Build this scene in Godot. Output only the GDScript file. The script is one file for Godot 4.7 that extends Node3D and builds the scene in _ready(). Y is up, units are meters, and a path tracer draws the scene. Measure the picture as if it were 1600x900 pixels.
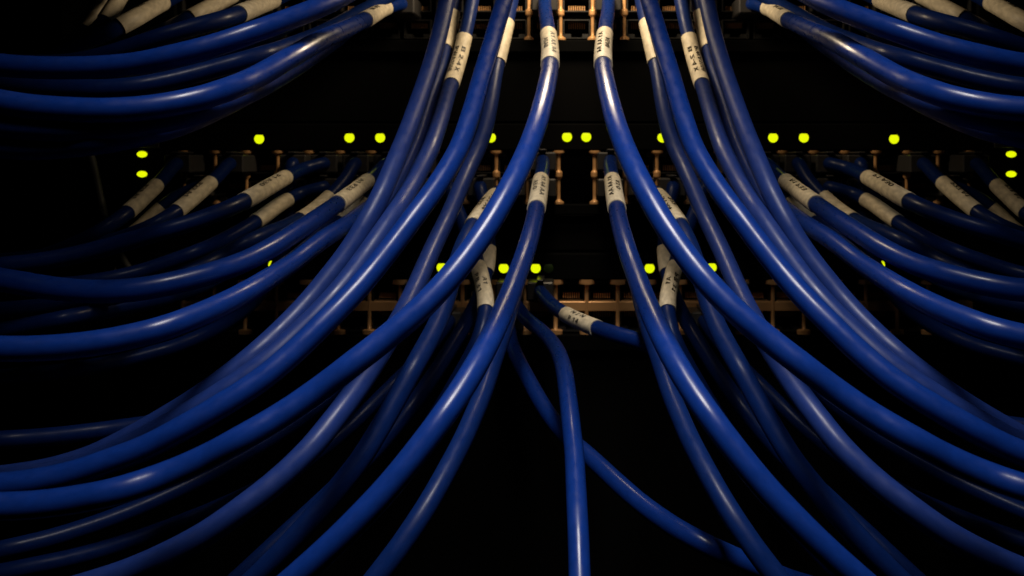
extends Node3D
# Blue patch cables fanning out of three network switches in a dark equipment rack.
# Millimetres in the tables, metres in the scene. The rack's front plane is z = 0, the camera looks along -z.

const MM := 0.001
var rng := RandomNumberGenerator.new()
var used := {}
var M := {}

# Each cable: centre line (x, y, z triples, mm) from its jack outward; sleeve = start and end of the printed
# sleeve in mm along the line. Cables marked mirror exist once on either side of the rack's middle.
var cables := [
	{"tone": 0, "mirror": true, "plug": true, "sleeve": [18.8, 76.6], "text": ["A4 10", "PB 2"],
	"label": "glossy blue cable with long white highlight, lowest of the upper sideways sweep",
	"path": [-77.1, 68.4, 5.3, -77.1, 68.4, 9.3, -77.4, 68.2, 14.7, -81.4, 65.2, 22.8, -82.5, 62.3, 31.8, -82.0, 59.9, 41.0, -81.2, 57.8, 50.3, -80.2, 55.7, 59.6, -79.1, 53.7, 68.9, -78.2, 51.6, 78.2, -77.3, 49.6, 87.5, -76.5, 47.5, 96.8, -75.9, 45.4, 106.1, -75.5, 43.2, 115.4, -75.2, 41.0, 124.7, -75.0, 38.8, 134.0, -75.1, 36.4, 143.3, -75.2, 33.9, 152.5, -75.7, 31.0, 161.6, -76.7, 27.8, 170.6, -78.5, 24.2, 179.3, -80.9, 20.5, 187.7, -83.3, 17.4, 196.4, -88.3, 14.3, 203.8, -96.5, 12.1, 208.3, -105.7, 11.2, 210.3, -115.2, 11.4, 210.1, -124.8, 12.2, 210.0, -134.2, 13.8, 210.0, -143.5, 15.9, 210.0]},
	{"tone": 1, "mirror": true, "plug": false, "sleeve": [], "text": [],
	"label": "dark blue cable squeezed between two glossy ones in the upper sideways sweep",
	"path": [-68.2, 82.0, 10.3, -74.0, 76.6, 15.7, -79.3, 71.3, 21.5, -82.8, 66.9, 29.3, -85.2, 63.1, 37.7, -87.0, 59.7, 46.5, -88.6, 56.3, 55.3, -90.0, 53.0, 64.1, -91.4, 49.7, 73.0, -92.7, 46.5, 82.0, -94.1, 43.5, 90.9, -95.5, 40.7, 100.0, -96.7, 38.1, 109.1, -97.7, 35.6, 118.3, -99.5, 33.1, 127.3, -104.9, 30.0, 134.4, -113.0, 26.9, 138.5, -120.8, 24.0, 143.2, -128.7, 21.7, 148.0, -138.0, 20.7, 149.6, -147.6, 20.9, 149.2, -157.1, 21.5, 149.1, -166.6, 22.7, 149.1, -176.0, 24.5, 149.1, -185.4, 26.6, 149.1]},
	{"tone": 0, "mirror": true, "plug": false, "sleeve": [], "text": [],
	"label": "glossy blue cable with white highlight, upper one of the two shiny sweep cables",
	"path": [-65.9, 63.9, 103.1, -66.2, 60.8, 112.3, -66.4, 57.8, 121.6, -66.8, 54.6, 130.8, -67.5, 51.3, 140.0, -68.7, 47.8, 149.0, -70.8, 44.1, 157.8, -74.4, 40.3, 166.0, -79.0, 36.5, 173.7, -84.4, 32.7, 180.7, -92.5, 29.0, 184.8, -101.5, 26.2, 186.8, -111.0, 24.3, 186.7, -120.7, 23.4, 186.7, -130.5, 23.2, 186.7, -140.2, 23.5, 186.7, -150.0, 24.4, 186.7, -159.7, 25.5, 186.7]},
	{"tone": 1, "mirror": true, "plug": false, "sleeve": [19.7, 35.2], "text": [],
	"label": "blue cable whose beige sleeve peeks out between the two shiny sweep cables",
	"path": [-94.1, 76.8, 14.3, -96.7, 72.8, 22.6, -99.0, 68.9, 31.2, -101.4, 65.0, 39.6, -106.7, 59.8, 45.6, -113.8, 54.6, 49.4, -121.8, 49.8, 51.8, -130.3, 45.4, 52.9, -138.9, 41.6, 55.0, -146.8, 38.1, 59.2, -154.5, 34.9, 63.9, -162.8, 32.2, 68.0, -172.0, 30.7, 70.4, -181.6, 30.3, 71.1, -191.3, 30.4, 71.0, -200.9, 30.7, 70.7, -210.5, 31.1, 70.3, -220.1, 31.5, 70.1, -229.7, 32.3, 70.1, -239.3, 33.3, 70.1]},
	{"tone": 1, "mirror": true, "plug": false, "sleeve": [46.3, 96.2], "text": ["A3 P7"],
	"label": "blue cable with short dim beige sleeve, resting behind the upper shiny sweep cable",
	"path": [-120.8, 75.7, 14.3, -120.3, 72.8, 23.7, -119.9, 69.8, 33.1, -119.5, 67.0, 42.6, -118.9, 64.2, 52.0, -118.2, 61.5, 61.5, -117.4, 58.9, 71.0, -116.5, 56.4, 80.5, -115.7, 53.8, 90.0, -114.9, 51.2, 99.5, -114.8, 48.4, 109.0, -116.7, 45.4, 118.2, -122.4, 42.0, 125.4, -130.3, 38.4, 130.0, -139.5, 35.1, 130.5, -149.0, 32.3, 130.4, -158.7, 30.4, 130.4, -168.5, 30.0, 130.4, -178.4, 30.2, 130.4, -188.3, 30.9, 130.4, -198.1, 32.0, 130.4]},
	{"tone": 1, "mirror": true, "plug": false, "sleeve": [29.0, 61.0], "text": [],
	"label": "blue cable with a slanting cream sleeve half hidden by the cable before it",
	"path": [-134.8, 79.6, 14.3, -137.2, 75.4, 22.9, -139.6, 71.2, 31.5, -141.6, 67.1, 40.3, -143.1, 63.1, 49.2, -144.1, 59.2, 58.2, -145.7, 55.0, 67.0, -152.8, 50.1, 70.2, -161.6, 45.7, 70.1, -170.7, 41.8, 70.1, -180.2, 39.1, 70.1, -190.0, 37.3, 70.1, -199.8, 36.2, 70.1, -209.7, 35.7, 70.1, -219.5, 35.6, 70.1, -229.4, 36.0, 70.1, -239.3, 36.7, 70.1]},
	{"tone": 1, "mirror": true, "plug": false, "sleeve": [42.6, 81.6], "text": ["PA 33"],
	"label": "blue cable with long tan sleeve at the outer end of the upper sweep",
	"path": [-166.0, 74.6, 20.1, -164.9, 71.5, 29.1, -163.8, 68.4, 38.2, -162.6, 65.4, 47.2, -161.4, 62.3, 56.3, -160.0, 59.4, 65.4, -158.7, 56.4, 74.4, -157.7, 53.1, 83.4, -157.9, 49.3, 92.2, -163.4, 44.5, 97.3, -172.3, 40.9, 97.0, -181.2, 37.3, 97.0, -190.3, 34.1, 97.0, -199.6, 31.6, 97.0, -209.1, 30.1, 97.0, -218.6, 29.0, 97.0]},
	{"tone": 1, "mirror": false, "plug": false, "sleeve": [29.8, 47.0], "text": [],
	"label": "thin blue cable with small pointed cream sleeve behind the long tan sleeve",
	"path": [-192.2, 82.7, 14.3, -190.4, 77.5, 23.2, -188.7, 72.3, 32.0, -187.0, 66.8, 40.7, -186.1, 60.3, 48.7, -188.4, 52.2, 54.5, -196.7, 46.1, 54.9, -206.2, 41.8, 54.9, -216.2, 38.7, 54.9, -226.2, 36.1, 54.9, -236.5, 34.4, 54.9, -246.9, 33.3, 54.9]},
	{"tone": 1, "mirror": false, "plug": false, "sleeve": [16.3, 38.3], "text": [],
	"label": "blue cable with narrow brownish sleeve, outermost in the upper sweep",
	"path": [-204.8, 84.1, 14.3, -203.5, 76.6, 20.9, -202.1, 69.2, 27.4, -201.0, 61.5, 33.8, -202.8, 52.9, 38.2, -210.0, 46.1, 38.3, -218.8, 41.4, 38.3, -228.4, 38.5, 38.3, -238.2, 36.3, 38.3, -248.1, 34.9, 38.3, -258.1, 33.8, 38.3]},
	{"tone": 1, "mirror": true, "plug": false, "sleeve": [], "text": [],
	"label": "unlit navy cable hanging right under the lowest shiny sweep cable",
	"path": [-95.5, 60.2, 14.3, -94.8, 57.8, 23.5, -94.1, 55.3, 32.7, -93.3, 52.8, 41.9, -92.6, 50.3, 51.1, -91.8, 47.8, 60.3, -91.1, 45.3, 69.5, -90.5, 42.9, 78.7, -90.0, 40.4, 87.9, -89.5, 37.9, 97.1, -89.1, 35.4, 106.4, -88.7, 32.9, 115.6, -88.4, 30.3, 124.8, -88.2, 27.8, 134.0, -88.0, 25.3, 143.2, -87.9, 22.8, 152.5, -88.0, 20.4, 161.7, -88.3, 18.0, 171.0, -88.8, 15.6, 180.2, -89.7, 13.4, 189.5, -91.8, 11.1, 198.5, -98.0, 8.8, 205.0, -107.1, 7.4, 207.6, -116.6, 7.0, 207.9, -126.2, 7.4, 208.0, -135.7, 8.5, 207.9, -145.0, 10.5, 207.9]},
	{"tone": 1, "mirror": true, "plug": false, "sleeve": [], "text": [],
	"label": "nearly black cable sagging lowest beneath the upper sideways sweep",
	"path": [-106.8, 51.8, 14.3, -106.6, 49.1, 23.5, -106.5, 46.3, 32.7, -106.4, 43.5, 41.8, -106.3, 40.7, 51.0, -106.2, 37.9, 60.2, -106.0, 35.2, 69.4, -105.7, 32.7, 78.7, -105.4, 30.2, 87.9, -105.0, 27.9, 97.2, -104.4, 25.7, 106.6, -103.8, 23.6, 115.9, -103.1, 21.6, 125.3, -102.4, 19.6, 134.6, -101.7, 17.6, 144.0, -100.9, 15.7, 153.4, -100.3, 13.8, 162.7, -99.8, 11.9, 172.1, -99.7, 10.0, 181.5, -100.2, 8.1, 190.9, -102.1, 6.3, 200.2, -108.4, 4.4, 206.4, -117.9, 3.3, 205.8, -127.5, 2.9, 205.8, -137.1, 3.6, 205.8, -146.6, 5.2, 205.8]},
	{"tone": 0, "mirror": true, "plug": true, "sleeve": [68.7, 113.0], "text": ["A1 AA A4", "A5A0"],
	"label": "bright blue cable with upright cream sleeve right below the golden jack posts",
	"path": [-14.0, 69.5, 5.3, -14.0, 69.5, 9.3, -14.0, 69.4, 14.5, -13.6, 65.4, 22.8, -13.1, 61.9, 31.4, -12.6, 58.7, 40.1, -12.0, 55.6, 48.8, -11.4, 52.4, 57.4, -10.9, 49.0, 66.0, -10.3, 45.5, 74.5, -9.8, 42.0, 83.1, -9.4, 38.7, 91.7, -9.1, 35.5, 100.4, -8.9, 32.4, 109.1, -8.8, 29.3, 117.8, -8.9, 26.1, 126.5, -9.2, 22.8, 135.1, -9.5, 19.3, 143.7, -10.0, 15.6, 152.1, -10.6, 11.6, 160.5, -11.6, 7.2, 168.6, -13.1, 2.3, 176.2, -15.1, -3.1, 183.4, -17.9, -9.2, 189.8, -21.4, -15.7, 195.4, -25.7, -22.3, 200.2, -30.6, -28.6, 204.9, -36.5, -34.7, 208.5, -43.3, -40.4, 211.1, -50.3, -45.7, 214.2, -57.6, -51.2, 215.0, -64.9, -56.0, 217.3, -72.4, -60.1, 220.3, -80.5, -64.5, 219.9, -88.9, -67.9, 220.9, -96.9, -69.7, 224.9, -106.0, -71.6, 224.7, -115.2, -72.7, 224.7, -124.4, -73.0, 224.7, -133.7, -72.8, 224.7]},
	{"tone": 0, "mirror": true, "plug": true, "sleeve": [61.0, 105.8], "text": ["A1 A4 AA", "A3 0"],
	"label": "blue cable with cream sleeve leaving the middle switch beside its two paired green lights",
	"path": [-14.9, -0.6, 5.3, -14.9, -0.6, 9.3, -14.8, -0.6, 14.8, -14.4, -1.8, 24.2, -14.1, -3.0, 33.6, -13.9, -4.4, 43.0, -13.8, -5.8, 52.4, -13.7, -7.2, 61.8, -13.6, -8.6, 71.2, -13.5, -10.2, 80.6, -13.4, -11.9, 89.9, -13.4, -14.0, 99.2, -13.5, -16.2, 108.4, -13.6, -18.5, 117.6, -13.8, -20.8, 126.9, -14.2, -23.3, 136.0, -14.9, -26.5, 145.0, -16.0, -30.2, 153.6, -17.0, -33.3, 162.5, -18.0, -36.4, 171.5, -19.3, -39.6, 180.3, -20.8, -43.0, 189.1, -22.8, -46.9, 197.5, -26.0, -52.1, 204.7, -30.2, -57.9, 211.0, -35.5, -64.7, 215.0, -41.4, -71.6, 217.6, -47.9, -78.3, 219.4, -54.7, -84.8, 220.0, -61.8, -91.1, 220.0, -69.1, -97.3, 220.0]},
	{"tone": 1, "mirror": true, "plug": true, "sleeve": [], "text": [],
	"label": "darker blue cable running just inside and behind the bright one to the bottom",
	"path": [-14.9, -12.3, 5.3, -14.9, -12.3, 9.3, -14.9, -12.6, 14.6, -16.2, -18.8, 21.4, -17.4, -24.9, 28.5, -18.5, -29.7, 36.5, -19.5, -33.4, 45.0, -20.4, -36.6, 53.8, -21.1, -39.6, 62.7, -21.7, -42.6, 71.6, -22.1, -45.5, 80.5, -22.5, -48.4, 89.4, -22.9, -51.1, 98.4, -23.4, -53.7, 107.4, -24.2, -57.0, 116.1, -25.8, -62.0, 123.9, -27.4, -67.3, 131.5, -28.7, -71.4, 139.8, -30.1, -74.7, 148.5, -32.0, -78.9, 156.7, -34.6, -83.5, 164.4, -37.7, -88.6, 171.7, -41.6, -94.3, 178.0, -46.6, -100.9, 182.2, -52.3, -107.9, 184.7, -58.1, -115.1, 186.7]},
	{"tone": 0, "mirror": true, "plug": false, "sleeve": [], "text": [],
	"label": "bright unsleeved blue cable on the inner edge of the bundled fan",
	"path": [-19.4, 100.9, 54.9, -19.9, 94.7, 62.0, -20.4, 88.6, 69.2, -20.9, 82.4, 76.3, -21.5, 76.0, 83.3, -22.4, 69.4, 90.0, -23.4, 62.7, 96.5, -24.4, 55.9, 103.0, -25.5, 49.2, 109.6, -26.6, 42.6, 116.2, -27.6, 36.1, 123.0, -28.6, 29.8, 130.0, -29.5, 23.6, 137.0, -30.4, 17.3, 144.0, -31.5, 10.9, 150.9, -32.9, 4.4, 157.6, -35.3, -1.9, 164.2, -38.5, -8.2, 170.6, -42.3, -14.4, 176.6, -46.7, -21.1, 181.5, -51.4, -27.8, 186.3, -56.1, -33.9, 191.8, -61.4, -39.8, 196.9, -67.2, -45.8, 201.3, -73.7, -51.3, 205.5, -81.1, -56.0, 208.6, -89.2, -60.7, 210.1, -97.6, -65.1, 210.0, -106.4, -68.4, 210.0, -115.4, -71.3, 210.0, -124.7, -73.1, 210.0, -134.1, -74.0, 210.0, -143.5, -74.7, 210.0]},
	{"tone": 2, "mirror": true, "plug": false, "sleeve": [45.4, 84.4], "text": ["B 2-4 X", "PWA1550"],
	"label": "blue cable with the longest printed cream sleeve in the middle of the fan",
	"path": [-42.0, 90.1, 12.3, -42.8, 82.2, 17.2, -43.7, 74.4, 22.0, -44.6, 66.3, 26.5, -45.6, 58.1, 30.6, -46.8, 50.0, 34.9, -47.7, 42.8, 40.6, -48.1, 37.4, 48.1, -48.1, 33.1, 56.3, -48.0, 29.2, 64.7, -47.9, 25.4, 73.2, -47.6, 21.8, 81.7, -47.3, 18.2, 90.2, -47.0, 14.6, 98.8, -46.8, 10.9, 107.3, -46.7, 7.1, 115.7, -47.0, 2.8, 123.9, -48.1, -2.1, 131.7, -49.5, -7.1, 139.4, -50.7, -11.3, 147.5, -52.1, -15.5, 155.7, -54.8, -21.2, 162.4, -58.0, -27.2, 168.6, -61.2, -32.8, 175.3, -65.7, -38.7, 180.9, -71.1, -44.5, 185.5, -76.9, -50.1, 190.3, -83.8, -55.1, 193.6, -91.5, -59.9, 195.7, -99.5, -64.5, 196.5, -107.7, -68.8, 196.7, -116.1, -72.6, 196.6, -125.0, -75.2, 196.6, -134.1, -76.7, 196.6, -143.4, -77.7, 196.6, -152.6, -78.3, 196.6]},
	{"tone": 2, "mirror": true, "plug": false, "sleeve": [], "text": [],
	"label": "dull blue unsleeved cable on the outer edge of the bundled fan",
	"path": [-45.6, 103.1, 46.7, -45.6, 96.4, 53.2, -45.6, 89.8, 59.8, -45.6, 83.0, 66.1, -45.8, 75.8, 72.0, -46.3, 68.1, 77.3, -46.9, 60.4, 82.5, -47.4, 53.0, 88.1, -47.9, 45.9, 94.0, -48.5, 39.0, 100.3, -49.2, 32.5, 106.9, -49.9, 26.2, 113.8, -50.6, 20.2, 120.8, -51.3, 14.3, 128.0, -52.0, 8.6, 135.3, -53.0, 2.7, 142.5, -54.2, -3.5, 149.3, -55.9, -10.1, 155.6, -58.8, -17.4, 160.6, -62.8, -25.0, 164.2, -67.4, -32.0, 168.3, -72.1, -38.5, 172.9, -76.4, -43.9, 179.1, -81.2, -49.0, 185.3, -87.7, -54.5, 188.8, -95.2, -59.8, 190.8, -103.0, -64.6, 191.7, -111.2, -69.1, 191.8, -119.6, -73.1, 191.8, -128.5, -75.9, 191.8, -137.6, -77.6, 191.8, -146.9, -78.6, 191.8, -156.2, -79.1, 191.8]},
	{"tone": 2, "mirror": true, "plug": false, "sleeve": [29.8, 54.4], "text": [],
	"label": "blue cable whose narrow cream sleeve slips out behind the outer fan cable",
	"path": [-51.1, 91.4, 6.3, -51.9, 82.5, 9.4, -52.6, 73.7, 12.7, -53.5, 65.4, 17.1, -54.2, 57.8, 22.6, -54.6, 51.0, 29.1, -54.9, 44.5, 35.9, -55.3, 38.1, 42.9, -56.1, 31.8, 49.9, -56.8, 25.8, 57.1, -57.3, 20.1, 64.6, -57.6, 14.5, 72.2, -58.0, 8.9, 79.8, -58.7, 3.4, 87.4, -59.8, -2.2, 95.0, -61.4, -8.2, 102.1, -64.4, -15.4, 107.2, -68.1, -23.2, 111.1, -72.0, -30.7, 115.3, -76.6, -38.1, 118.9, -82.1, -45.6, 120.3, -88.3, -52.7, 120.1, -95.0, -59.3, 120.1, -102.3, -65.3, 120.1, -109.9, -71.0, 120.1, -117.4, -76.6, 120.1, -125.1, -82.1, 120.1, -132.9, -87.4, 120.1, -141.2, -91.9, 120.1, -150.0, -95.3, 120.1, -159.0, -98.1, 120.1, -168.1, -100.6, 120.1, -177.3, -103.0, 120.1, -186.4, -105.1, 120.1, -195.8, -106.4, 120.1, -205.2, -106.7, 120.1]},
	{"tone": 2, "mirror": true, "plug": false, "sleeve": [43.4, 69.1], "text": [],
	"label": "blue cable with narrow cream sleeve, crossing beneath the longest bright cable lower down",
	"path": [-26.6, 88.6, 6.3, -26.9, 81.4, 12.4, -27.2, 74.2, 18.6, -27.8, 67.3, 25.0, -28.5, 60.6, 31.6, -29.3, 53.9, 38.3, -30.1, 47.2, 44.9, -31.0, 40.3, 51.4, -31.8, 33.3, 57.7, -32.3, 26.1, 63.7, -33.0, 18.6, 69.6, -34.1, 11.1, 75.2, -36.1, 3.8, 80.8, -38.3, -2.4, 87.6, -39.9, -7.9, 95.2, -41.6, -13.8, 102.4, -43.3, -19.5, 109.7, -44.8, -24.4, 117.7, -46.0, -28.8, 125.9, -47.0, -33.2, 134.3, -47.9, -37.5, 142.7, -48.9, -41.6, 151.1, -50.2, -45.6, 159.6, -51.6, -49.5, 168.1, -53.3, -53.4, 176.5, -56.0, -58.3, 184.1, -59.4, -63.4, 191.4, -63.8, -69.1, 197.4, -69.9, -74.9, 201.7, -76.8, -80.1, 205.5, -84.4, -85.2, 207.8, -92.6, -89.3, 210.0, -101.3, -93.1, 210.1, -110.2, -96.1, 210.0, -119.4, -98.7, 210.0, -128.6, -100.8, 210.0, -137.8, -102.9, 210.0]},
	{"tone": 1, "mirror": true, "plug": true, "sleeve": [38.8, 89.5], "text": ["P31 A4", "B22"],
	"label": "blue cable with half hidden tan sleeve just outside the brightest crossing cable",
	"path": [-28.6, -11.8, 5.3, -28.6, -11.8, 9.3, -28.7, -11.8, 14.9, -30.4, -12.3, 24.4, -32.0, -13.2, 33.9, -33.3, -14.5, 43.4, -34.2, -16.0, 52.9, -34.8, -17.5, 62.4, -35.3, -19.1, 71.9, -35.8, -20.7, 81.4, -36.4, -22.6, 90.9, -37.1, -25.0, 100.2, -38.0, -28.6, 109.1, -38.9, -33.2, 117.6, -39.7, -38.3, 125.7, -40.6, -43.6, 133.7, -41.7, -48.7, 141.8, -43.5, -53.4, 150.1, -46.0, -58.5, 157.9, -49.8, -65.9, 162.7, -53.9, -73.5, 167.1, -58.4, -80.8, 171.4, -64.0, -87.8, 175.2, -70.0, -94.6, 178.4, -76.4, -101.5, 180.2, -83.2, -108.3, 180.1, -90.3, -115.0, 180.0]},
	{"tone": 1, "mirror": true, "plug": true, "sleeve": [39.7, 52.1], "text": [],
	"label": "thin dark cable with faint short sleeve above the tilted tan sleeve",
	"path": [-42.3, -12.0, 5.3, -42.3, -12.0, 9.3, -42.2, -12.5, 14.5, -39.6, -20.8, 18.5, -38.0, -28.6, 23.9, -37.0, -36.0, 29.9, -36.8, -42.7, 36.7, -37.6, -48.9, 44.0, -39.0, -54.7, 51.5, -41.2, -60.0, 59.1, -43.8, -64.9, 66.9, -46.8, -70.0, 74.4, -50.1, -75.3, 81.7, -53.6, -80.5, 88.9, -57.5, -86.0, 95.7, -62.8, -92.6, 100.1, -68.8, -99.1, 103.7, -74.8, -104.4, 108.9, -81.0, -109.5, 114.1, -87.4, -114.9, 118.8, -93.8, -120.3, 123.3, -100.2, -125.8, 127.8, -107.0, -131.8, 130.8, -114.1, -138.3, 130.4]},
	{"tone": 1, "mirror": true, "plug": true, "sleeve": [59.7, 91.5], "text": ["A1", "PB 31"],
	"label": "nearly black cable whose tan sleeve tilts the other way above the dark gap",
	"path": [-56.0, -12.0, 5.3, -56.0, -12.0, 9.3, -55.8, -12.5, 14.6, -52.1, -20.0, 19.1, -48.5, -26.6, 24.9, -45.3, -32.0, 32.1, -42.3, -36.7, 39.8, -39.9, -41.0, 48.0, -37.7, -44.9, 56.4, -35.8, -48.6, 65.0, -34.1, -52.3, 73.6, -33.5, -57.2, 81.7, -35.2, -64.6, 87.3, -39.3, -72.9, 89.5, -44.0, -81.0, 91.2, -48.8, -88.9, 93.6, -53.6, -96.6, 96.6, -58.6, -103.9, 100.1, -64.0, -111.0, 103.6, -69.8, -117.7, 107.1, -76.0, -124.2, 110.3, -82.3, -130.6, 113.5, -88.8, -136.8, 116.7, -95.4, -142.8, 120.0]},
	{"tone": 1, "mirror": true, "plug": true, "sleeve": [40.8, 95.6], "text": ["P1 A30", "B27 A5"],
	"label": "blue cable with broad tan sleeve printed in two lines, topmost of the middle sweep",
	"path": [-111.0, -1.7, 5.3, -111.0, -1.7, 9.3, -111.5, -1.8, 14.7, -117.7, -4.0, 21.2, -118.7, -5.5, 30.7, -118.5, -6.8, 40.3, -117.9, -7.9, 49.9, -117.2, -9.1, 59.5, -116.5, -10.2, 69.1, -115.8, -11.4, 78.7, -115.4, -12.8, 88.3, -116.0, -14.5, 97.8, -119.2, -17.0, 106.6, -125.3, -19.9, 113.5, -132.9, -22.6, 118.8, -142.0, -25.4, 120.0, -151.1, -28.0, 121.6, -160.1, -30.3, 124.4, -169.2, -32.0, 127.4, -178.5, -33.0, 130.0, -188.1, -33.6, 130.7, -197.8, -34.0, 130.4]},
	{"tone": 1, "mirror": true, "plug": true, "sleeve": [27.6, 56.4], "text": [],
	"label": "dark blue cable with shadowed sleeve tucked under the broad tan sleeve",
	"path": [-111.0, -12.0, 5.3, -111.0, -12.0, 9.3, -111.6, -12.2, 14.6, -120.1, -14.8, 18.5, -123.6, -17.5, 27.1, -125.1, -20.0, 36.4, -126.3, -22.6, 45.7, -128.2, -25.4, 54.9, -131.9, -28.7, 63.3, -135.7, -31.6, 71.8, -138.7, -33.6, 80.8, -146.6, -36.7, 84.3, -155.1, -39.7, 87.3, -163.2, -41.7, 92.3, -172.3, -43.1, 95.5, -181.9, -43.7, 97.2, -191.7, -43.2, 97.3, -201.4, -42.3, 97.0, -211.1, -41.3, 97.0, -220.8, -40.2, 97.0]},
	{"tone": 1, "mirror": true, "plug": true, "sleeve": [31.6, 59.6], "text": [],
	"label": "blue cable with thin streak of sleeve showing above its neighbour in the middle sweep",
	"path": [-97.2, -1.7, 5.3, -97.2, -1.7, 9.3, -97.4, -2.1, 14.8, -99.3, -8.2, 22.2, -102.5, -13.9, 29.4, -105.9, -18.7, 37.2, -107.7, -21.6, 46.3, -108.8, -23.5, 55.8, -109.8, -24.7, 65.4, -111.0, -25.8, 75.0, -112.7, -27.0, 84.5, -116.2, -29.3, 93.2, -123.7, -33.8, 97.1, -128.6, -36.7, 104.9, -136.0, -39.8, 109.6, -145.2, -43.1, 109.3, -154.6, -45.6, 109.0, -164.2, -47.4, 108.9, -173.8, -48.7, 108.9, -183.5, -49.7, 108.9, -193.2, -50.5, 108.9, -203.0, -51.0, 108.9, -212.7, -51.5, 108.9]},
	{"tone": 0, "mirror": true, "plug": true, "sleeve": [37.2, 99.4], "text": ["A1 P33", "B2"],
	"label": "blue cable with brightest sleeve of the middle sweep, lit along its top",
	"path": [-83.5, -1.7, 5.3, -83.5, -1.7, 9.3, -83.7, -2.0, 14.7, -86.0, -6.0, 22.7, -86.0, -7.6, 32.2, -85.7, -8.8, 41.7, -85.2, -10.0, 51.2, -84.7, -11.0, 60.7, -84.1, -12.0, 70.2, -83.6, -13.0, 79.7, -83.0, -14.0, 89.2, -82.5, -14.9, 98.7, -81.9, -15.8, 108.2, -81.4, -16.7, 117.7, -81.1, -17.8, 127.2, -81.3, -19.1, 136.7, -82.1, -20.8, 146.1, -83.5, -22.8, 155.4, -85.4, -24.9, 164.5, -88.3, -27.0, 173.4, -92.5, -28.7, 181.7, -99.4, -30.4, 188.1, -107.9, -31.8, 192.1, -117.4, -32.2, 193.1, -126.9, -31.6, 193.0, -136.4, -30.1, 193.0, -145.8, -28.5, 193.0, -155.2, -26.7, 193.0]},
	{"tone": 0, "mirror": true, "plug": true, "sleeve": [], "text": [],
	"label": "bright blue cable lowest in the middle sweep, partly covering a green light",
	"path": [-69.8, -12.0, 5.3, -69.8, -12.0, 9.3, -69.9, -12.1, 14.8, -73.0, -12.9, 23.7, -75.6, -13.7, 32.8, -76.7, -14.6, 42.2, -77.0, -15.4, 51.6, -77.0, -16.2, 61.1, -76.9, -17.1, 70.5, -76.6, -18.0, 80.0, -76.4, -18.9, 89.4, -76.2, -19.9, 98.8, -76.2, -21.0, 108.3, -76.5, -22.0, 117.7, -77.1, -23.2, 127.1, -78.0, -24.6, 136.5, -79.4, -26.7, 145.6, -81.1, -29.2, 154.6, -82.1, -30.9, 163.9, -82.6, -32.0, 173.3, -83.6, -33.3, 182.6, -86.0, -35.0, 191.7, -89.7, -36.8, 200.2, -95.6, -38.8, 207.3, -104.2, -40.6, 210.7, -113.5, -41.7, 212.4, -122.9, -42.2, 212.8, -132.4, -42.1, 212.6, -141.9, -41.5, 212.6]},
	{"tone": 1, "mirror": true, "plug": true, "sleeve": [39.7, 58.1], "text": [],
	"label": "hidden blue cable with only a pale sliver of sleeve above the lowest sweep cable",
	"path": [-69.8, -1.7, 5.3, -69.8, -1.7, 9.3, -70.3, -2.2, 14.6, -76.9, -8.4, 18.1, -83.2, -13.4, 23.5, -88.6, -17.4, 30.6, -92.9, -21.5, 38.4, -95.8, -24.8, 47.0, -97.8, -27.6, 56.2, -99.7, -30.5, 65.3, -101.8, -33.8, 74.2, -104.3, -37.3, 83.0, -107.6, -41.0, 91.4, -113.5, -45.2, 97.8, -121.3, -50.0, 101.1, -130.0, -54.1, 102.8, -139.2, -57.0, 103.5, -148.7, -59.4, 103.4, -158.3, -61.3, 103.2, -167.9, -62.9, 103.1, -177.6, -64.0, 103.1, -187.3, -64.7, 103.1, -197.1, -65.2, 103.1, -206.8, -65.1, 103.1, -216.6, -64.6, 103.1]},
	{"tone": 1, "mirror": true, "plug": true, "sleeve": [], "text": [],
	"label": "faint navy cable emerging from beneath the middle sweep between two brighter cables",
	"path": [-124.7, -1.7, 5.3, -124.7, -1.7, 9.3, -124.9, -2.4, 14.5, -127.2, -11.7, 16.5, -129.7, -20.6, 19.6, -132.1, -28.5, 24.7, -134.6, -35.4, 31.1, -137.6, -41.0, 38.6, -140.9, -45.1, 46.8, -144.2, -47.9, 55.5, -147.2, -49.5, 64.7, -150.2, -50.4, 73.9, -153.1, -51.0, 83.2, -156.0, -51.2, 92.6, -159.0, -51.2, 101.9, -162.0, -51.1, 111.2, -166.7, -51.6, 119.5, -176.1, -53.4, 120.2, -185.7, -55.3, 120.1, -195.4, -56.7, 120.1, -205.0, -58.0, 120.1]},
	{"tone": 1, "mirror": true, "plug": true, "sleeve": [27.1, 59.9], "text": ["P27 A1"],
	"label": "dim cable with dark brownish sleeve beside the broad tan sleeve",
	"path": [-152.1, -1.7, 5.3, -152.1, -1.7, 9.3, -152.3, -2.2, 15.3, -153.5, -7.0, 24.2, -154.1, -10.8, 33.6, -154.1, -13.9, 43.2, -154.0, -16.8, 53.0, -154.8, -20.1, 62.5, -160.0, -24.6, 69.5, -169.3, -28.6, 70.2, -179.0, -31.5, 70.1, -188.8, -34.0, 70.1, -198.8, -35.9, 70.1, -208.9, -37.3, 70.1, -219.0, -38.2, 70.1, -229.1, -38.8, 70.1, -239.3, -39.1, 70.1]},
	{"tone": 1, "mirror": true, "plug": true, "sleeve": [28.1, 59.7], "text": ["P28 A1"],
	"label": "dim cable with barely lit sleeve just under the two oval green lights",
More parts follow.
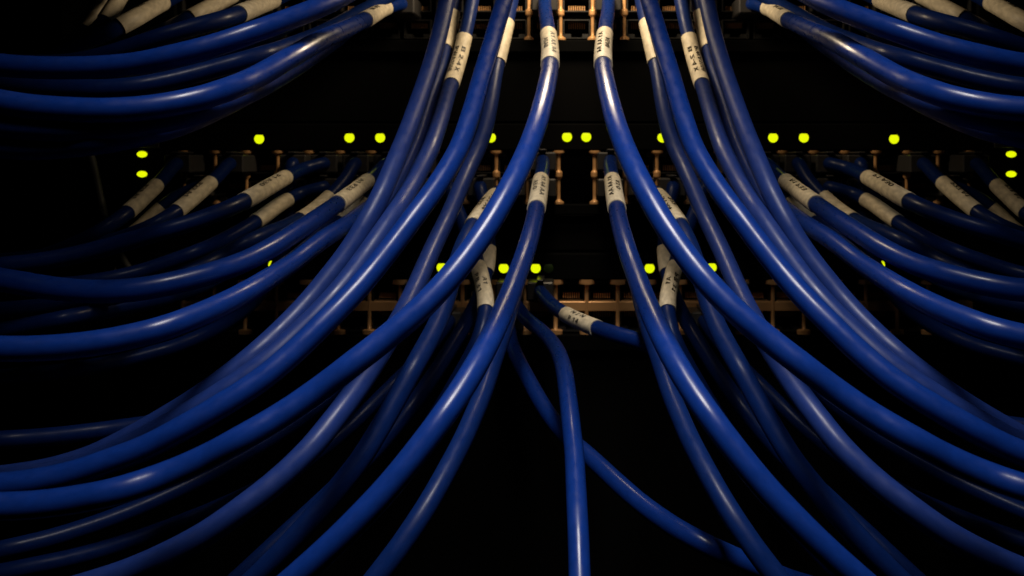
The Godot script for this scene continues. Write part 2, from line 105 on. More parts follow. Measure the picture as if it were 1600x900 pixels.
	"path": [-175.4, -1.7, 5.3, -175.4, -1.7, 9.3, -175.5, -2.3, 15.5, -176.0, -7.3, 24.5, -175.9, -11.4, 34.0, -175.2, -14.7, 43.8, -174.5, -18.0, 53.6, -174.7, -21.6, 63.3, -179.8, -26.9, 70.0, -189.0, -31.5, 70.1, -198.6, -35.4, 70.1, -208.6, -38.0, 70.1, -218.8, -39.6, 70.1, -229.1, -40.9, 70.1, -239.4, -42.3, 70.1]},
	{"tone": 1, "mirror": true, "plug": true, "sleeve": [26.1, 40.5], "text": [],
	"label": "unlit cable with shadowed sleeve between the two dim brownish sleeves",
	"path": [-165.9, -12.0, 5.3, -165.9, -12.0, 9.3, -166.8, -12.5, 14.7, -174.8, -17.0, 18.8, -181.0, -23.5, 23.2, -185.7, -30.0, 29.4, -192.2, -35.0, 35.1, -201.2, -38.2, 38.1, -211.1, -40.1, 38.7, -221.0, -41.5, 38.6, -231.1, -42.8, 38.4, -241.1, -43.8, 38.3, -251.1, -44.4, 38.3, -261.2, -44.8, 38.3]},
	{"tone": 1, "mirror": true, "plug": true, "sleeve": [], "text": [],
	"label": "nearly black cable in the shadow below the middle sweep",
	"path": [-124.7, -12.0, 5.3, -124.7, -12.0, 9.3, -124.8, -13.0, 14.4, -125.4, -22.7, 15.9, -126.1, -32.5, 17.6, -127.6, -41.9, 20.4, -130.4, -50.4, 24.4, -134.0, -57.4, 30.5, -136.9, -61.9, 38.8, -139.1, -64.4, 48.1, -141.2, -66.1, 57.6, -144.2, -67.6, 67.0, -149.6, -69.6, 75.0, -157.5, -71.4, 80.7, -165.3, -72.7, 86.6, -172.6, -73.2, 93.2, -181.5, -73.9, 97.4, -191.3, -74.9, 97.6, -201.2, -75.8, 97.0, -211.1, -76.5, 97.0, -221.0, -77.0, 97.0]},
	{"tone": 1, "mirror": true, "plug": true, "sleeve": [], "text": [],
	"label": "dim blue cable coming out level from behind the bundled fan",
	"path": [-97.2, -12.0, 5.3, -97.2, -12.0, 9.3, -97.3, -12.8, 14.4, -98.0, -22.5, 15.5, -98.8, -32.2, 16.7, -100.3, -41.7, 18.2, -102.6, -51.0, 19.9, -105.7, -60.0, 22.1, -109.3, -68.2, 26.1, -113.3, -74.9, 31.9, -117.4, -80.7, 38.6, -121.8, -85.6, 45.8, -126.9, -89.8, 53.1, -132.4, -92.8, 60.5, -137.1, -94.4, 68.9, -139.8, -94.1, 78.2, -141.4, -92.7, 87.8, -143.4, -91.1, 97.2, -147.9, -89.9, 105.8, -154.9, -89.4, 112.5, -163.0, -89.2, 118.0, -170.7, -88.6, 124.0, -178.6, -87.7, 129.5, -188.2, -87.7, 131.0, -198.0, -88.0, 130.4]},
	{"tone": 1, "mirror": true, "plug": true, "sleeve": [], "text": [],
	"label": "navy cable in shadow directly under the longest bright cable",
	"path": [-69.8, -57.7, 5.3, -69.8, -57.7, 9.3, -69.9, -58.1, 14.8, -72.5, -63.8, 22.1, -74.6, -67.7, 30.6, -76.2, -70.6, 39.6, -77.6, -73.1, 48.8, -79.2, -75.7, 57.9, -81.5, -78.6, 66.8, -85.5, -82.7, 74.5, -91.7, -87.8, 79.8, -98.3, -92.7, 84.8, -104.7, -96.7, 90.7, -111.4, -100.2, 96.6, -118.6, -103.8, 101.9, -126.1, -107.2, 106.9, -133.7, -110.2, 112.1, -141.3, -112.8, 117.4, -149.0, -114.9, 122.7, -156.9, -116.5, 128.1, -164.5, -117.4, 133.8, -172.5, -117.8, 139.2, -181.8, -119.1, 140.6, -191.3, -120.8, 140.1]},
	{"tone": 1, "mirror": true, "plug": true, "sleeve": [], "text": [],
	"label": "navy cable in shadow, lower of two under the longest bright cable",
	"path": [-56.0, -70.9, 5.3, -56.0, -70.9, 9.3, -56.2, -71.1, 14.6, -59.1, -75.6, 22.3, -62.6, -79.8, 29.9, -66.3, -83.5, 37.7, -70.3, -87.0, 45.5, -74.6, -90.9, 52.8, -79.7, -95.6, 59.2, -85.3, -100.8, 64.6, -91.5, -105.8, 69.6, -98.1, -110.2, 74.7, -105.0, -114.0, 79.7, -112.3, -117.4, 84.5, -119.9, -120.4, 89.2, -127.7, -123.0, 93.7, -135.8, -125.4, 97.8, -144.1, -127.7, 101.6, -152.5, -129.7, 105.2, -161.0, -131.4, 108.8, -169.5, -132.4, 112.8, -178.0, -132.9, 116.8, -186.8, -133.7, 119.9, -196.0, -135.1, 120.6, -205.2, -136.7, 120.1]},
	{"tone": 0, "mirror": false, "plug": true, "sleeve": [], "text": [],
	"label": "lone bright blue cable hanging straight down over the dark lower panel",
	"path": [-29.7, -57.7, 5.3, -29.7, -57.7, 9.3, -29.5, -58.0, 14.7, -25.8, -62.5, 22.3, -22.0, -65.7, 30.4, -18.3, -67.2, 39.1, -15.1, -67.8, 48.1, -12.4, -68.3, 57.3, -10.1, -68.7, 66.6, -8.2, -69.2, 75.9, -6.6, -69.7, 85.3, -5.4, -70.5, 94.8, -4.4, -71.4, 104.3, -3.6, -72.8, 113.7, -2.9, -74.9, 123.0, -2.2, -77.7, 132.1, -1.5, -81.2, 141.0, -0.7, -85.7, 149.4, -0.3, -90.3, 157.8, 0.1, -95.2, 166.0, 0.5, -101.1, 173.5, 0.8, -107.9, 180.2, 1.1, -115.0, 186.6]},
	{"tone": 0, "mirror": false, "plug": true, "sleeve": [], "text": [],
	"label": "lone blue cable slanting across the dark lower panel behind the hanging one",
	"path": [-29.7, -70.9, 5.3, -29.7, -70.9, 9.3, -29.6, -71.0, 14.8, -28.7, -72.7, 24.1, -27.6, -74.3, 33.4, -26.2, -75.5, 42.7, -24.4, -76.8, 52.0, -22.2, -78.5, 61.1, -19.5, -80.7, 69.9, -16.4, -83.6, 78.5, -13.0, -86.8, 86.8, -9.4, -89.7, 95.1, -5.4, -92.4, 103.3, -0.9, -94.4, 111.5, 3.7, -95.8, 119.7, 8.3, -97.5, 127.8, 13.4, -99.9, 135.4, 18.9, -102.4, 142.8, 24.4, -104.1, 150.4, 29.5, -104.8, 158.4, 36.7, -106.8, 163.7, 45.3, -110.8, 163.4, 53.6, -115.0, 161.2, 61.6, -119.1, 158.2, 70.1, -122.5, 155.7, 78.9, -125.5, 153.4]},
	{"tone": 0, "mirror": false, "plug": true, "sleeve": [50.5, 84.5], "text": ["N I N", "P 14"],
	"label": "short blue stub with bold cream sleeve plugged into the lower switch",
	"path": [-16.0, -57.7, 5.3, -16.0, -57.7, 9.3, -15.8, -57.8, 15.1, -13.5, -58.7, 24.5, -10.6, -60.1, 33.8, -7.7, -60.8, 43.1, -4.7, -61.0, 52.4, -1.6, -61.1, 61.7, 1.7, -61.0, 70.9, 5.0, -60.8, 80.1, 9.2, -60.8, 89.0, 15.4, -61.4, 96.5, 22.9, -62.6, 102.6, 28.4, -64.3, 110.5, 32.6, -68.0, 118.5, 36.9, -73.6, 125.2, 41.4, -79.8, 131.3, 46.0, -85.9, 137.5, 51.1, -92.2, 142.9, 56.7, -98.8, 147.6, 62.8, -105.1, 152.0, 69.2, -111.2, 156.1, 76.1, -117.9, 158.0, 83.0, -124.8, 157.6]},
]

func _ready() -> void:
	rng.seed = 7
	# ---- camera, surroundings, light, exposure
	var cam := Camera3D.new()
	cam.name = "camera"
	add_child(cam)
	var f := 1448.0
	var near := 0.02
	cam.position = Vector3(0, 0, 0.42)
	var look := CameraAttributesPhysical.new()
	look.frustum_focus_distance = 0.26
	look.frustum_focal_length = 30.0
	look.exposure_aperture = 30.0
	cam.attributes = look
	cam.set_frustum(900.0 / f * near, Vector2(-101.0, -200.0) / f * near, near, 20.0)
	cam.current = true
	var we := WorldEnvironment.new()
	var env := Environment.new()
	env.background_mode = Environment.BG_COLOR
	env.background_color = Color(0, 0, 0)
	env.tonemap_mode = Environment.TONE_MAPPER_LINEAR
	env.tonemap_exposure = 1.0
	env.sdfgi_enabled = true
	env.ssao_enabled = true
	env.ssil_enabled = true
	we.environment = env
	add_child(we)
	var lamp := SpotLight3D.new()
	lamp.name = "inspection_light"
	lamp.light_color = Color(1.0, 0.97, 0.93)
	lamp.light_energy = 0.285
	lamp.light_size = 0.075
	lamp.spot_angle = 27.0
	lamp.spot_angle_attenuation = 1.0
	lamp.spot_range = 6.0
	lamp.spot_attenuation = 2.0
	lamp.shadow_enabled = true
	add_child(lamp)
	lamp.look_at_from_position(Vector3(0, 0.28, 0.32), Vector3(0, -0.08, 0.20), Vector3(0, 0, -1))

	# warm cabinet lamp above the upper switch, close to the rack's face
	var warm := OmniLight3D.new()
	warm.name = "cabinet_lamp"
	warm.light_color = Color(1.0, 0.90, 0.75)
	warm.light_energy = 0.0115
	warm.light_size = 0.02
	warm.omni_range = 4.0
	warm.omni_attenuation = 2.0
	warm.shadow_enabled = true
	warm.position = Vector3(0, 0.118, 0.052)
	add_child(warm)

	make_materials()
	make_rack()
	make_switch("top", -150.0, 82.0, -16.0, 62.0, 876.0, 50.0, [], "upper switch whose golden jack posts catch the light above the cables")
	make_switch("middle", 193.0, 336.0, 235.0, 319.0, 873.0, 49.0, [[405, 217, 0], [546, 215, 0], [594, 215, 0], [767, 215, 0], [886, 214, 0], [222, 241, 1], [222, 272, 1]], "middle switch with a row of round green lights and paired oval ones")
	make_switch("lower", 396.0, 549.0, 437.0, 523.0, 868.0, 48.7, [[427, 414, 0], [690, 418, 0], [787, 419, 0], [837, 419, 2]], "lower switch with empty brown jacks between the parted cables")
	for d in cables:
		make_cable(d, 1.0)
		if d.mirror:
			make_cable(d, -1.0)
	make_small_things()


# ---------------------------------------------------------------- helpers
func numbered(called: String) -> String:
	if not used.has(called):
		used[called] = 0
		return called
	used[called] += 1
	return "%s_%03d" % [called, used[called]]

func thing(called: String, label: String, category: String, at := Vector3.ZERO, group := "") -> Node3D:
	var o := Node3D.new()
	o.name = numbered(called)
	add_child(o)
	o.position = at
	o.set_meta("label", label)
	o.set_meta("category", category)
	if group != "":
		o.set_meta("group", group)
	return o

func part(called: String, mesh: Mesh, mat: Material, parent: Node3D, at := Vector3.ZERO) -> MeshInstance3D:
	var o := MeshInstance3D.new()
	o.name = called
	o.mesh = mesh
	o.material_override = mat
	o.position = at
	parent.add_child(o, true)
	return o

# a point on the rack's front plane from the survey grid (0.29 mm cells, origin in the middle of the jack rows)
func grid(x: float, y: float) -> Vector3:
	return Vector3((x - 901.0) * 0.29006, (250.0 - y) * 0.29006, 0.0) * MM

func noise_tex(size: int, freq: float, lo: float, hi: float, seed_: int, octaves := 4) -> ImageTexture:
	var n := FastNoiseLite.new()
	n.seed = seed_
	n.noise_type = FastNoiseLite.TYPE_SIMPLEX_SMOOTH
	n.frequency = freq
	n.fractal_octaves = octaves
	var im := n.get_seamless_image(size, size)
	im.convert(Image.FORMAT_RGB8)
	for y in size:
		for x in size:
			var v := lerpf(lo, hi, im.get_pixel(x, y).r)
			im.set_pixel(x, y, Color(v, v, v))
	return ImageTexture.create_from_image(im)

func make_materials() -> void:
	var rough := noise_tex(256, 0.02, 0.45, 1.0, 3)
	var relief := noise_tex(256, 0.012, 0.0, 1.0, 5, 5)
	var tint := noise_tex(256, 0.03, 0.9, 1.0, 9)
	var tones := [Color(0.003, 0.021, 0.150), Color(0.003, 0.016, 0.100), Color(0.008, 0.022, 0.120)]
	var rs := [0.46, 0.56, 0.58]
	for i in 3:
		var m := StandardMaterial3D.new()
		m.albedo_color = tones[i].linear_to_srgb()
		m.albedo_texture = tint
		m.roughness = rs[i]
		m.roughness_texture = rough
		m.roughness_texture_channel = BaseMaterial3D.TEXTURE_CHANNEL_RED
		m.heightmap_enabled = true
		m.heightmap_texture = relief
		m.heightmap_scale = 0.003
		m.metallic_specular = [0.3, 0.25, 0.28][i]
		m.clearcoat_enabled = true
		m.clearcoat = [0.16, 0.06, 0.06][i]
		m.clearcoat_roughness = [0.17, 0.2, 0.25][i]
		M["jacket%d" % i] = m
	M.sleeve = simple(Color(0.84, 0.73, 0.53), 0.55)
	M.sleeve.albedo_texture = noise_tex(256, 0.025, 0.8, 1.0, 21)
	M.ink = simple(Color(0.012, 0.011, 0.010), 0.6)
	M.panel = simple(Color(0.005, 0.005, 0.005), 0.8)
	M.panel.metallic_specular = 0.08
	M.shell = simple(Color(0.004, 0.004, 0.004), 0.8)
	M.shell.metallic_specular = 0.08
	M.gold = simple(Color(0.92, 0.50, 0.21), 0.34, 0.2)
	M.steel = simple(Color(0.55, 0.52, 0.5), 0.3, 1.0)
	M.socket = simple(Color(0.018, 0.017, 0.016), 0.5)
	M.badge = simple(Color(0.06, 0.055, 0.045), 0.5)
	M.plug = simple(Color(0.05, 0.047, 0.045), 0.3)
	M.strap = simple(Color(0.05, 0.05, 0.045), 0.6)
	M.led = StandardMaterial3D.new()
	M.led.albedo_color = Color(0.3, 0.35, 0.02)
	M.led.roughness = 0.4
	M.led.emission_enabled = true
	M.led.emission = Color(0.94, 1.0, 0.03)
	M.led.emission_energy_multiplier = 0.95
	M.led_off = simple(Color(0.03, 0.06, 0.01), 0.4)

func simple(c: Color, rough: float, metal := 0.0) -> StandardMaterial3D:
	var m := StandardMaterial3D.new()
	m.albedo_color = c.linear_to_srgb()
	m.roughness = rough
	m.metallic = metal
	return m

# ---------------------------------------------------------------- tubes
func spline(path: Array, step: float) -> Array:
	var p: Array = []
	for i in range(0, path.size(), 3):
		p.append(Vector3(path[i], path[i + 1], path[i + 2]))
	var dense: Array = []
	for i in p.size() - 1:
		var a: Vector3 = p[max(i - 1, 0)]
		var b: Vector3 = p[i]
		var c: Vector3 = p[i + 1]
		var d: Vector3 = p[min(i + 2, p.size() - 1)]
		for k in 8:
			dense.append(b.cubic_interpolate(c, a, d, k / 8.0))
	dense.append(p[-1])
	var s := [0.0]
	for i in range(1, dense.size()):
		s.append(s[-1] + dense[i].distance_to(dense[i - 1]))
	var out: Array = []
	var n := int(ceil(s[-1] / step))
	var j := 0
	for i in n + 1:
		var u: float = s[-1] * i / n
		while j < s.size() - 2 and s[j + 1] < u:
			j += 1
		out.append(dense[j].lerp(dense[j + 1], clampf((u - s[j]) / maxf(s[j + 1] - s[j], 1e-6), 0.0, 1.0)))
	return [out, s[-1]]

# frames[i] = [point, tangent, side, front]; front leans toward +z
func frames_of(line: Array) -> Array:
	var out: Array = []
	var front := Vector3(0, 1, 0)
	for i in line.size():
		var t: Vector3 = (line[min(i + 1, line.size() - 1)] - line[max(i - 1, 0)]).normalized()
		if i == 0:
			front = Vector3(0, 1, 0) if absf(t.y) < 0.9 else Vector3(0, 0, 1)
		front = (front - t * front.dot(t)).normalized()
		out.append([line[i], t, t.cross(front), front])
	return out

func tube(fr: Array, radius: float, segs: int, side: float, uneven: float, seed_: int, total: float, capped := false) -> ArrayMesh:
	var n := FastNoiseLite.new()
	n.seed = seed_
	n.frequency = 0.06
	var v := PackedVector3Array()
	var nn := PackedVector3Array()
	var uv := PackedVector2Array()
	var ix := PackedInt32Array()
	var rows := fr.size()
	for i in rows:
		var s := total * i / maxf(rows - 1, 1)
		for k in segs + 1:
			var a := TAU * k / segs
			var dir: Vector3 = fr[i][2] * cos(a) + fr[i][3] * sin(a)
			var r := radius * (1.0 + uneven * n.get_noise_3d(s, 14.0 * cos(a), 14.0 * sin(a)))
			var at: Vector3 = fr[i][0] + dir * r
			v.append(Vector3(at.x * side, at.y, at.z) * MM)
			nn.append(Vector3(dir.x * side, dir.y, dir.z))
			uv.append(Vector2(float(k) / segs + seed_ * 0.137, s / 36.0 + seed_ * 0.31))
	for i in rows - 1:
		for k in segs:
			var q := i * (segs + 1) + k
			quad(ix, q, q + 1, q + segs + 2, q + segs + 1, side)
	if capped:
		for e in [0, rows - 1]:
			var base := v.size()
			var t: Vector3 = fr[e][1] * (-1.0 if e == 0 else 1.0)
			for ring in 2:
				for k in segs + 1:
					var a := TAU * k / segs
					var dir: Vector3 = fr[e][2] * cos(a) + fr[e][3] * sin(a)
					var at: Vector3 = fr[e][0] + dir * (radius if ring == 0 else radius - 0.45)
					v.append(Vector3(at.x * side, at.y, at.z) * MM)
					nn.append(Vector3(t.x * side, t.y, t.z))
					uv.append(Vector2(float(k) / segs, 0.02 * ring))
			for k in segs:
				quad(ix, base + k, base + k + 1, base + segs + 2 + k, base + segs + 1 + k, side if e > 0 else -side)
	var arr := []
	arr.resize(Mesh.ARRAY_MAX)
	arr[Mesh.ARRAY_VERTEX] = v
	arr[Mesh.ARRAY_NORMAL] = nn
	arr[Mesh.ARRAY_TEX_UV] = uv
	arr[Mesh.ARRAY_INDEX] = ix
	var m := ArrayMesh.new()
	m.add_surface_from_arrays(Mesh.PRIMITIVE_TRIANGLES, arr)
	return m

func quad(ix: PackedInt32Array, a: int, b: int, c: int, d: int, side: float) -> void:
	if side > 0:
		ix.append_array([a, b, c, a, c, d])
	else:
		ix.append_array([a, c, b, a, d, c])

var cable_count := 0
func make_cable(d: Dictionary, side: float) -> void:
	var got := spline(d.path, 1.6)
	var line: Array = got[0]
	var total: float = got[1]
	var fr := frames_of(line)
	var seed_ := cables.find(d) + 1
	var start: Vector3 = line[0]
	var t := thing("network_cable", d.label, "cable", Vector3.ZERO, "blue network cables fanning out of the switches")
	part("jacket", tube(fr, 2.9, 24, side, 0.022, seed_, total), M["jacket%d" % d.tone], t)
	if d.sleeve.size() == 2:
		var step: float = total / (line.size() - 1)
		var i0 := int(round(d.sleeve[0] / step))
		var i1 := int(round(d.sleeve[1] / step))
		var sub := fr.slice(i0, i1 + 1)
		var sl := part("sleeve", tube(sub, 3.2, 32, side, 0.008, seed_ + 90, (i1 - i0) * step, true), M.sleeve, t)
		if d.text.size() > 0:
			lettering(d.text, sub, step, side, sl)
	if d.plug:
		make_plug(t, Vector3(start.x * side, start.y, start.z))

func lettering(rows: Array, sub: Array, step: float, side: float, parent: Node3D) -> void:
	var font := SystemFont.new()
	font.font_names = PackedStringArray(["Droid Sans"])
	font.font_weight = 700
	var length := (sub.size() - 1) * step
	for r in rows.size():
		var tm := TextMesh.new()
		tm.text = rows[r]
		tm.font = font
		tm.font_size = 32
		tm.pixel_size = 0.072
		tm.depth = 0.0
		tm.curve_step = 2.0
		var arr := tm.get_mesh_arrays()
		var src: PackedVector3Array = arr[Mesh.ARRAY_VERTEX]
		var lo := INF
		var hi := -INF
		for p in src:
			lo = minf(lo, p.x)
			hi = maxf(hi, p.x)
		var squeeze: float = length * minf(0.72, 0.085 * rows[r].length()) / maxf(hi - lo, 0.01)
		var v := PackedVector3Array()
		var nn := PackedVector3Array()
		var spread := 0.0 if rows.size() == 1 else (0.44 if r == 0 else -0.44)
		for p in src:
			var s := length * 0.5 + (p.x - (lo + hi) * 0.5) * squeeze + 0.3
			var i := clampi(int(s / step), 0, sub.size() - 2)
			var w := clampf(s / step - i, 0.0, 1.0)
			var o: Vector3 = sub[i][0].lerp(sub[i + 1][0], w)
			var t: Vector3 = sub[i][1].lerp(sub[i + 1][1], w).normalized()
			var front := (Vector3(0, 0.35, 1) - t * t.dot(Vector3(0, 0.35, 1))).normalized()
			var up := front.cross(t)
			var a := spread + p.y / 3.2
			var dir := front * cos(a) + up * sin(a)
			var at := o + dir * 3.31
			v.append(Vector3(at.x * side, at.y, at.z) * MM)
			nn.append(Vector3(dir.x * side, dir.y, dir.z))
		arr[Mesh.ARRAY_VERTEX] = v
		arr[Mesh.ARRAY_NORMAL] = nn
		arr[Mesh.ARRAY_TANGENT] = null
		var m := ArrayMesh.new()
		m.add_surface_from_arrays(Mesh.PRIMITIVE_TRIANGLES, arr)
		part("lettering", m, M.ink, parent)

# ---------------------------------------------------------------- boxes and plates
func box(st: SurfaceTool, lo: Vector3, hi: Vector3, bevel := 0.0) -> void:
	var c := (lo + hi) * 0.5
	var h := (hi - lo) * 0.5
	if bevel <= 0.0:
		var b := BoxMesh.new()
		b.size = h * 2.0
		st.append_from(b, 0, Transform3D(Basis(), c))
		return
	# chamfered box: flat faces, twelve edge strips, eight corners
	var q := h - Vector3.ONE * bevel
	var pts := PackedVector3Array()
	for sx in [-1, 1]:
		for sy in [-1, 1]:
			for sz in [-1, 1]:
				pts.append(Vector3(h.x * sx, q.y * sy, q.z * sz))
				pts.append(Vector3(q.x * sx, h.y * sy, q.z * sz))
				pts.append(Vector3(q.x * sx, q.y * sy, h.z * sz))
	hull(st, pts, c)

func hull(st: SurfaceTool, pts: PackedVector3Array, at: Vector3) -> void:
	var idx := func(sx: int, sy: int, sz: int, ax: int) -> Vector3:
		return pts[((sx * 2 + sy) * 2 + sz) * 3 + ax]
	var put := func(a: Vector3, b: Vector3, c: Vector3) -> void:
		var n := (b - a).cross(c - a)
		if n.length_squared() < 1e-24:
			return
		var l := [a, b, c] if n.dot(a + b + c) < 0.0 else [a, c, b]
		n = n.normalized() * (1.0 if n.dot(a + b + c) > 0.0 else -1.0)
		for p in l:
			st.set_normal(n)
			st.set_uv(Vector2(p.x + p.z, p.y) * 20.0)
			st.add_vertex(p + at)
	for s in 2:
		put.call(idx.call(s, 0, 0, 0), idx.call(s, 1, 0, 0), idx.call(s, 1, 1, 0)); put.call(idx.call(s, 0, 0, 0), idx.call(s, 1, 1, 0), idx.call(s, 0, 1, 0))
		put.call(idx.call(0, s, 0, 1), idx.call(1, s, 0, 1), idx.call(1, s, 1, 1)); put.call(idx.call(0, s, 0, 1), idx.call(1, s, 1, 1), idx.call(0, s, 1, 1))
		put.call(idx.call(0, 0, s, 2), idx.call(1, 0, s, 2), idx.call(1, 1, s, 2)); put.call(idx.call(0, 0, s, 2), idx.call(1, 1, s, 2), idx.call(0, 1, s, 2))
		for u in 2:
			put.call(idx.call(s, u, 0, 0), idx.call(s, u, 1, 0), idx.call(s, u, 1, 1)); put.call(idx.call(s, u, 0, 0), idx.call(s, u, 1, 1), idx.call(s, u, 0, 1))
			put.call(idx.call(s, 0, u, 0), idx.call(s, 1, u, 0), idx.call(s, 1, u, 2)); put.call(idx.call(s, 0, u, 0), idx.call(s, 1, u, 2), idx.call(s, 0, u, 2))
			put.call(idx.call(0, s, u, 1), idx.call(1, s, u, 1), idx.call(1, s, u, 2)); put.call(idx.call(0, s, u, 1), idx.call(1, s, u, 2), idx.call(0, s, u, 2))
			for w in 2:
				put.call(idx.call(s, u, w, 0), idx.call(s, u, w, 1), idx.call(s, u, w, 2))

func begin() -> SurfaceTool:
	var st := SurfaceTool.new()
	st.begin(Mesh.PRIMITIVE_TRIANGLES)
	return st

# a post turned about its upright axis from [distance down, radius] steps, rounded between them; its web runs back into the jack
func turned(half: Array, squash: float) -> ArrayMesh:
	var st := begin()
	st.set_smooth_group(0)
	var rows: Array = []
	for i in half.size() - 1:
		for k in 4:
			var w := smoothstep(0.0, 1.0, k / 4.0)
			rows.append(Vector2(lerpf(half[i][0], half[i + 1][0], k / 4.0), lerpf(half[i][1], half[i + 1][1], w)))
	rows.append(Vector2(half[-1][0], half[-1][1]))
	var n := 14
	for i in rows.size() - 1:
		for k in n:
			var q: Array = []
			for e in [[i, k], [i, k + 1], [i + 1, k + 1], [i + 1, k]]:
				var a: float = TAU * e[1] / n
				var r: Vector2 = rows[e[0]]
				q.append(Vector3(cos(a) * r.y, -r.x, sin(a) * minf(r.y, 2.0) * squash - 1.0) * MM)
			for j in [0, 1, 2, 0, 2, 3]:
				st.add_vertex(q[j])
	st.index()
	st.generate_normals()
	return st.commit()

# one jack: four thin walls round a deep opening with a notch bar, and eight contacts at the back
func socket_mesh(w: float, h: float, flip: float) -> ArrayMesh:
	var st := begin()
	var t := 0.5
	box(st, Vector3(-w / 2, -h / 2, -13) * MM, Vector3(-w / 2 + t, h / 2, -2.5) * MM)
	box(st, Vector3(w / 2 - t, -h / 2, -13) * MM, Vector3(w / 2, h / 2, -2.5) * MM)
	box(st, Vector3(-w / 2 + t, h / 2 - t, -13) * MM, Vector3(w / 2 - t, h / 2, -2.6) * MM)
	box(st, Vector3(-w / 2 + t, -h / 2, -13) * MM, Vector3(w / 2 - t, -h / 2 + t, -2.6) * MM)
	for s in [-1.0, 1.0]:
		var y0: float = flip * (h / 2 - t)
		var y1: float = flip * (h / 2 - t - 1.6)
		box(st, Vector3(s * w / 4 + s * 0.9 - 1.4, minf(y0, y1), -12) * MM, Vector3(s * w / 4 + s * 0.9 + 1.4, maxf(y0, y1), -2.8) * MM)
	return st.commit()

func pins_mesh(flip: float) -> ArrayMesh:
	var st := begin()
	for i in 8:
		var x := (i - 3.5) * 1.02
		box(st, Vector3(x - 0.2, minf(-flip * 3.6, -flip * 1.0), -11) * MM, Vector3(x + 0.2, maxf(-flip * 3.6, -flip * 1.0), -7) * MM)
	return st.commit()

var plug_body: ArrayMesh
var plug_latch: ArrayMesh
func make_plug(cable: Node3D, at: Vector3) -> void:
	if plug_body == null:
		var st := begin()
		box(st, Vector3(-5.8, -4.0, -12.0) * MM, Vector3(5.8, 4.0, 8.0) * MM, 0.0006)
		plug_body = st.commit()
		var sl := begin()
		box(sl, Vector3(-1.6, 4.6, -10.0) * MM, Vector3(1.6, 5.4, 10.0) * MM, 0.0003)
		box(sl, Vector3(-1.6, 3.8, -11.0) * MM, Vector3(1.6, 4.8, -9.0) * MM, 0.0003)
		plug_latch = sl.commit()
	var b := part("plug", plug_body, M.plug, cable, at * MM)
	part("latch", plug_latch, M.plug, b)

# ---------------------------------------------------------------- rack and switches
func make_rack() -> void:
	var rack := thing("equipment_rack", "dark rack frame with upright rails and black filler panels behind the cables", "rack", grid(901, 1000))
	var o := rack.position
	for s in [-1.0, 1.0]:
		var st := begin()
		var x0 := 212.0
		var x1 := 236.0
		box(st, Vector3(minf(s * x0, s * x1), -60, -20) * MM - Vector3(0, 0, 0), Vector3(maxf(s * x0, s * x1), 380, -2.5) * MM, 0.0008)
		part("rail", st.commit(), M.panel, rack)
	# filler panels between the switches, a little behind their faces
	for g in [[84.0, 191.0], [338.0, 394.0], [551.0, 1150.0]]:
		var a := grid(160.0, g[1]) - o
		var b := grid(1642.0, g[0]) - o
		var st := begin()
		box(st, Vector3(a.x, a.y, -0.012), Vector3(b.x, b.y, -0.004), 0.0008)
		part("filler_panel", st.commit(), M.panel, rack)

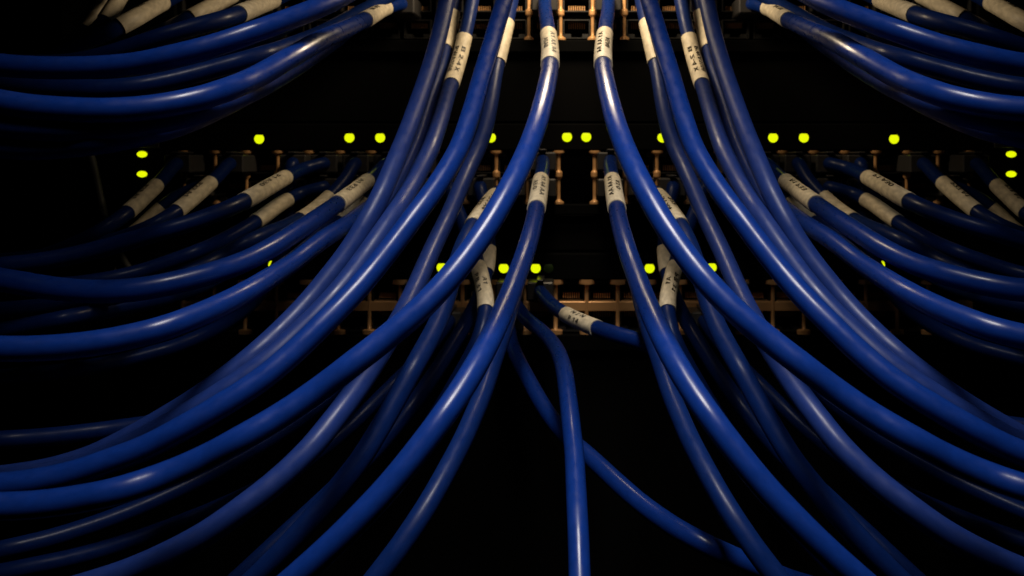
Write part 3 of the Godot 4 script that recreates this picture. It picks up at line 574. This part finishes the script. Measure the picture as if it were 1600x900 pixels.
func make_switch(which: String, y0: float, y1: float, p0: float, p1: float, post: float, pitch: float, leds: Array, label: String) -> void:
	var base := grid(901.0, y1)
	var sw := thing("network_switch", label, "switch", base)
	var lo := grid(158.0, y1) - base
	var hi := grid(1644.0, y0) - base
	var l := grid(post - pitch * 12.0 - 4.0, p1) - base
	var h := grid(1802.0 - post + pitch * 12.0 + 4.0, p0) - base
	# face with the opening for the jacks
	var st := begin()
	box(st, Vector3(lo.x, lo.y, -0.004), Vector3(hi.x, l.y, 0), 0.0006)
	box(st, Vector3(lo.x, h.y, -0.004), Vector3(hi.x, hi.y, 0), 0.0006)
	box(st, Vector3(lo.x, l.y, -0.0042), Vector3(l.x, h.y, -0.0003), 0.0003)
	box(st, Vector3(h.x, l.y, -0.0042), Vector3(hi.x, h.y, -0.0003), 0.0003)
	part("faceplate", st.commit(), M.panel, sw)
	var bt := begin()
	box(bt, Vector3(lo.x + 0.02, lo.y + 0.001, -0.2), Vector3(hi.x - 0.02, hi.y - 0.001, -0.016), 0.001)
	part("housing", bt.commit(), M.shell, sw)
	# posts between the jacks
	var hgt := (p1 - p0) * 0.29006
	var half := [[0.0, 2.9], [0.9, 2.9], [2.2, 0.9], [hgt * 0.36, 0.8], [hgt * 0.41, 1.7], [hgt * 0.49, 1.7], [hgt * 0.55, 0.8], [hgt - 2.2, 0.75], [hgt - 0.8, 2.3], [hgt, 2.3]]
	if which == "lower":
		half = [[0.0, 3.6], [2.2, 3.6], [2.6, 0.9], [hgt - 2.4, 0.9], [hgt - 1.8, 3.2], [hgt, 3.2]]
	var pm := turned(half, 1.0)
	var xs := []
	for k in 13:
		xs.append(post - pitch * k)
		if which == "lower":
			if k > 0:
				xs.append(post + pitch * k)
		else:
			xs.append(1802.0 - post + pitch * k)
	for x in xs:
		if which == "top" and absf(x - 901.0) > 90.0:
			continue
		part("jack_post", pm, M.gold, sw, grid(x, p0) - base + Vector3(0, 0, -0.0008))
	# sockets between the posts, two rows, notches turned away from each other
	var sw_w := pitch * 0.29006 - 2.2
	var sw_h := hgt * 0.5 - 2.6
	for f2 in [1.0, -1.0]:
		var sm := socket_mesh(sw_w, sw_h, f2)
		var pins := pins_mesh(f2)
		var cy: float = (p0 + p1) * 0.5 - f2 * ((p1 - p0) * 0.25 + 1.5)
		var cols := xs.duplicate()
		cols.sort()
		for i in cols.size() - 1:
			if cols[i + 1] - cols[i] < pitch + 2.0:
				var so := part("jack_socket", sm, M.socket, sw, grid((cols[i] + cols[i + 1]) * 0.5, cy) - base)
				part("contact_pins", pins, M.gold, so)
	if which == "lower":
		var bar := begin()
		box(bar, Vector3(l.x, -0.0022, -0.006), Vector3(h.x, 0.0022, 0), 0.0003)
		part("jack_bar", bar.commit(), M.gold, sw, Vector3(0, (grid(0, 479.5) - base).y, -0.0012))
	# indicator lights
	var round_led := led_mesh(2.25, 2.25, 1.8)
	var oval_led := led_mesh(2.4, 1.45, 9.0)
	for e in leds:
		var sides := [1.0] if e[2] == 2 else [1.0, -1.0]
		for s in sides:
			var at := grid(901.0 + (e[0] - 901.0) * s, e[1]) - base
			part("indicator_light", oval_led if e[2] == 1 else round_led, M.led, sw, at + Vector3(0, 0, 0.0006))
	if which == "lower":
		part("unlit_indicator", round_led, M.led_off, sw, grid(857, 419) - base + Vector3(0, 0, 0.0006))
	# ears: one screw on either side, and a plain badge
	for s in [-1.0, 1.0]:
		var at := grid(901.0 + 728.0 * s, (y0 + y1) * 0.5 - 48.0) - base
		var sc := part("screw", screw_mesh(), M.steel, sw, at)
		sc.rotation.z = 0.5 * s
	if which == "middle":
		for s in [-1.0, 1.0]:
			var b2 := begin()
			box(b2, Vector3(-6.4, -2.6, 0) * MM, Vector3(6.4, 2.6, 0.5) * MM, 0.0002)
			part("badge", b2.commit(), M.badge, sw, grid(901.0 + 674.0 * s, 222.0) - base)

# a small lens: outline rx by ry, cut flat at height cut, domed a little
func led_mesh(rx: float, ry: float, cut: float) -> ArrayMesh:
	var st := begin()
	var n := 28
	for i in n:
		var q := []
		for k in 2:
			var a := TAU * (i + k) / n
			for r in [[1.0, 0.0], [0.86, 0.5], [0.0, 0.8]]:
				q.append(Vector3(cos(a) * rx * r[0], minf(sin(a) * ry, cut) * r[0], r[1] - 0.6))
		for tr in [[0, 3, 1], [1, 3, 4], [1, 4, 2]]:
			for j in [0, 2, 1]:
				var p: Vector3 = q[tr[j]]
				st.set_normal(Vector3(p.x * 0.2, p.y * 0.2, 1).normalized())
				st.add_vertex(p * MM)
	return st.commit()

func screw_mesh() -> ArrayMesh:
	# domed head with a cross slot: four raised quarters on a low disc
	var st := begin()
	var c := CylinderMesh.new()
	c.top_radius = 0.0026
	c.bottom_radius = 0.0031
	c.height = 0.0012
	c.radial_segments = 20
	c.rings = 1
	st.append_from(c, 0, Transform3D(Basis(Vector3.RIGHT, PI / 2), Vector3(0, 0, 0.0006)))
	for a in [-1, 1]:
		for b in [-1, 1]:
			box(st, Vector3(a * 1.2 - 0.75, b * 1.2 - 0.75, 1.1) * MM, Vector3(a * 1.2 + 0.75, b * 1.2 + 0.75, 1.9) * MM, 0.0004)
	return st.commit()

func make_small_things() -> void:
	# a grey cord dropping beside the ear of the middle switch
	var got := spline([-222.0, 30.0, 6.0, -219.0, 14.0, 8.0, -215.0, -2.0, 8.0, -211.0, -18.0, 9.0, -206.0, -34.0, 10.0, -196.0, -52.0, 10.0], 1.6)
	var t := thing("grey_cord", "thin dull grey cord dropping past the oval green lights", "cord")
	part("jacket", tube(frames_of(got[0]), 1.7, 14, 1.0, 0.01, 70, got[1]), M.strap, t)
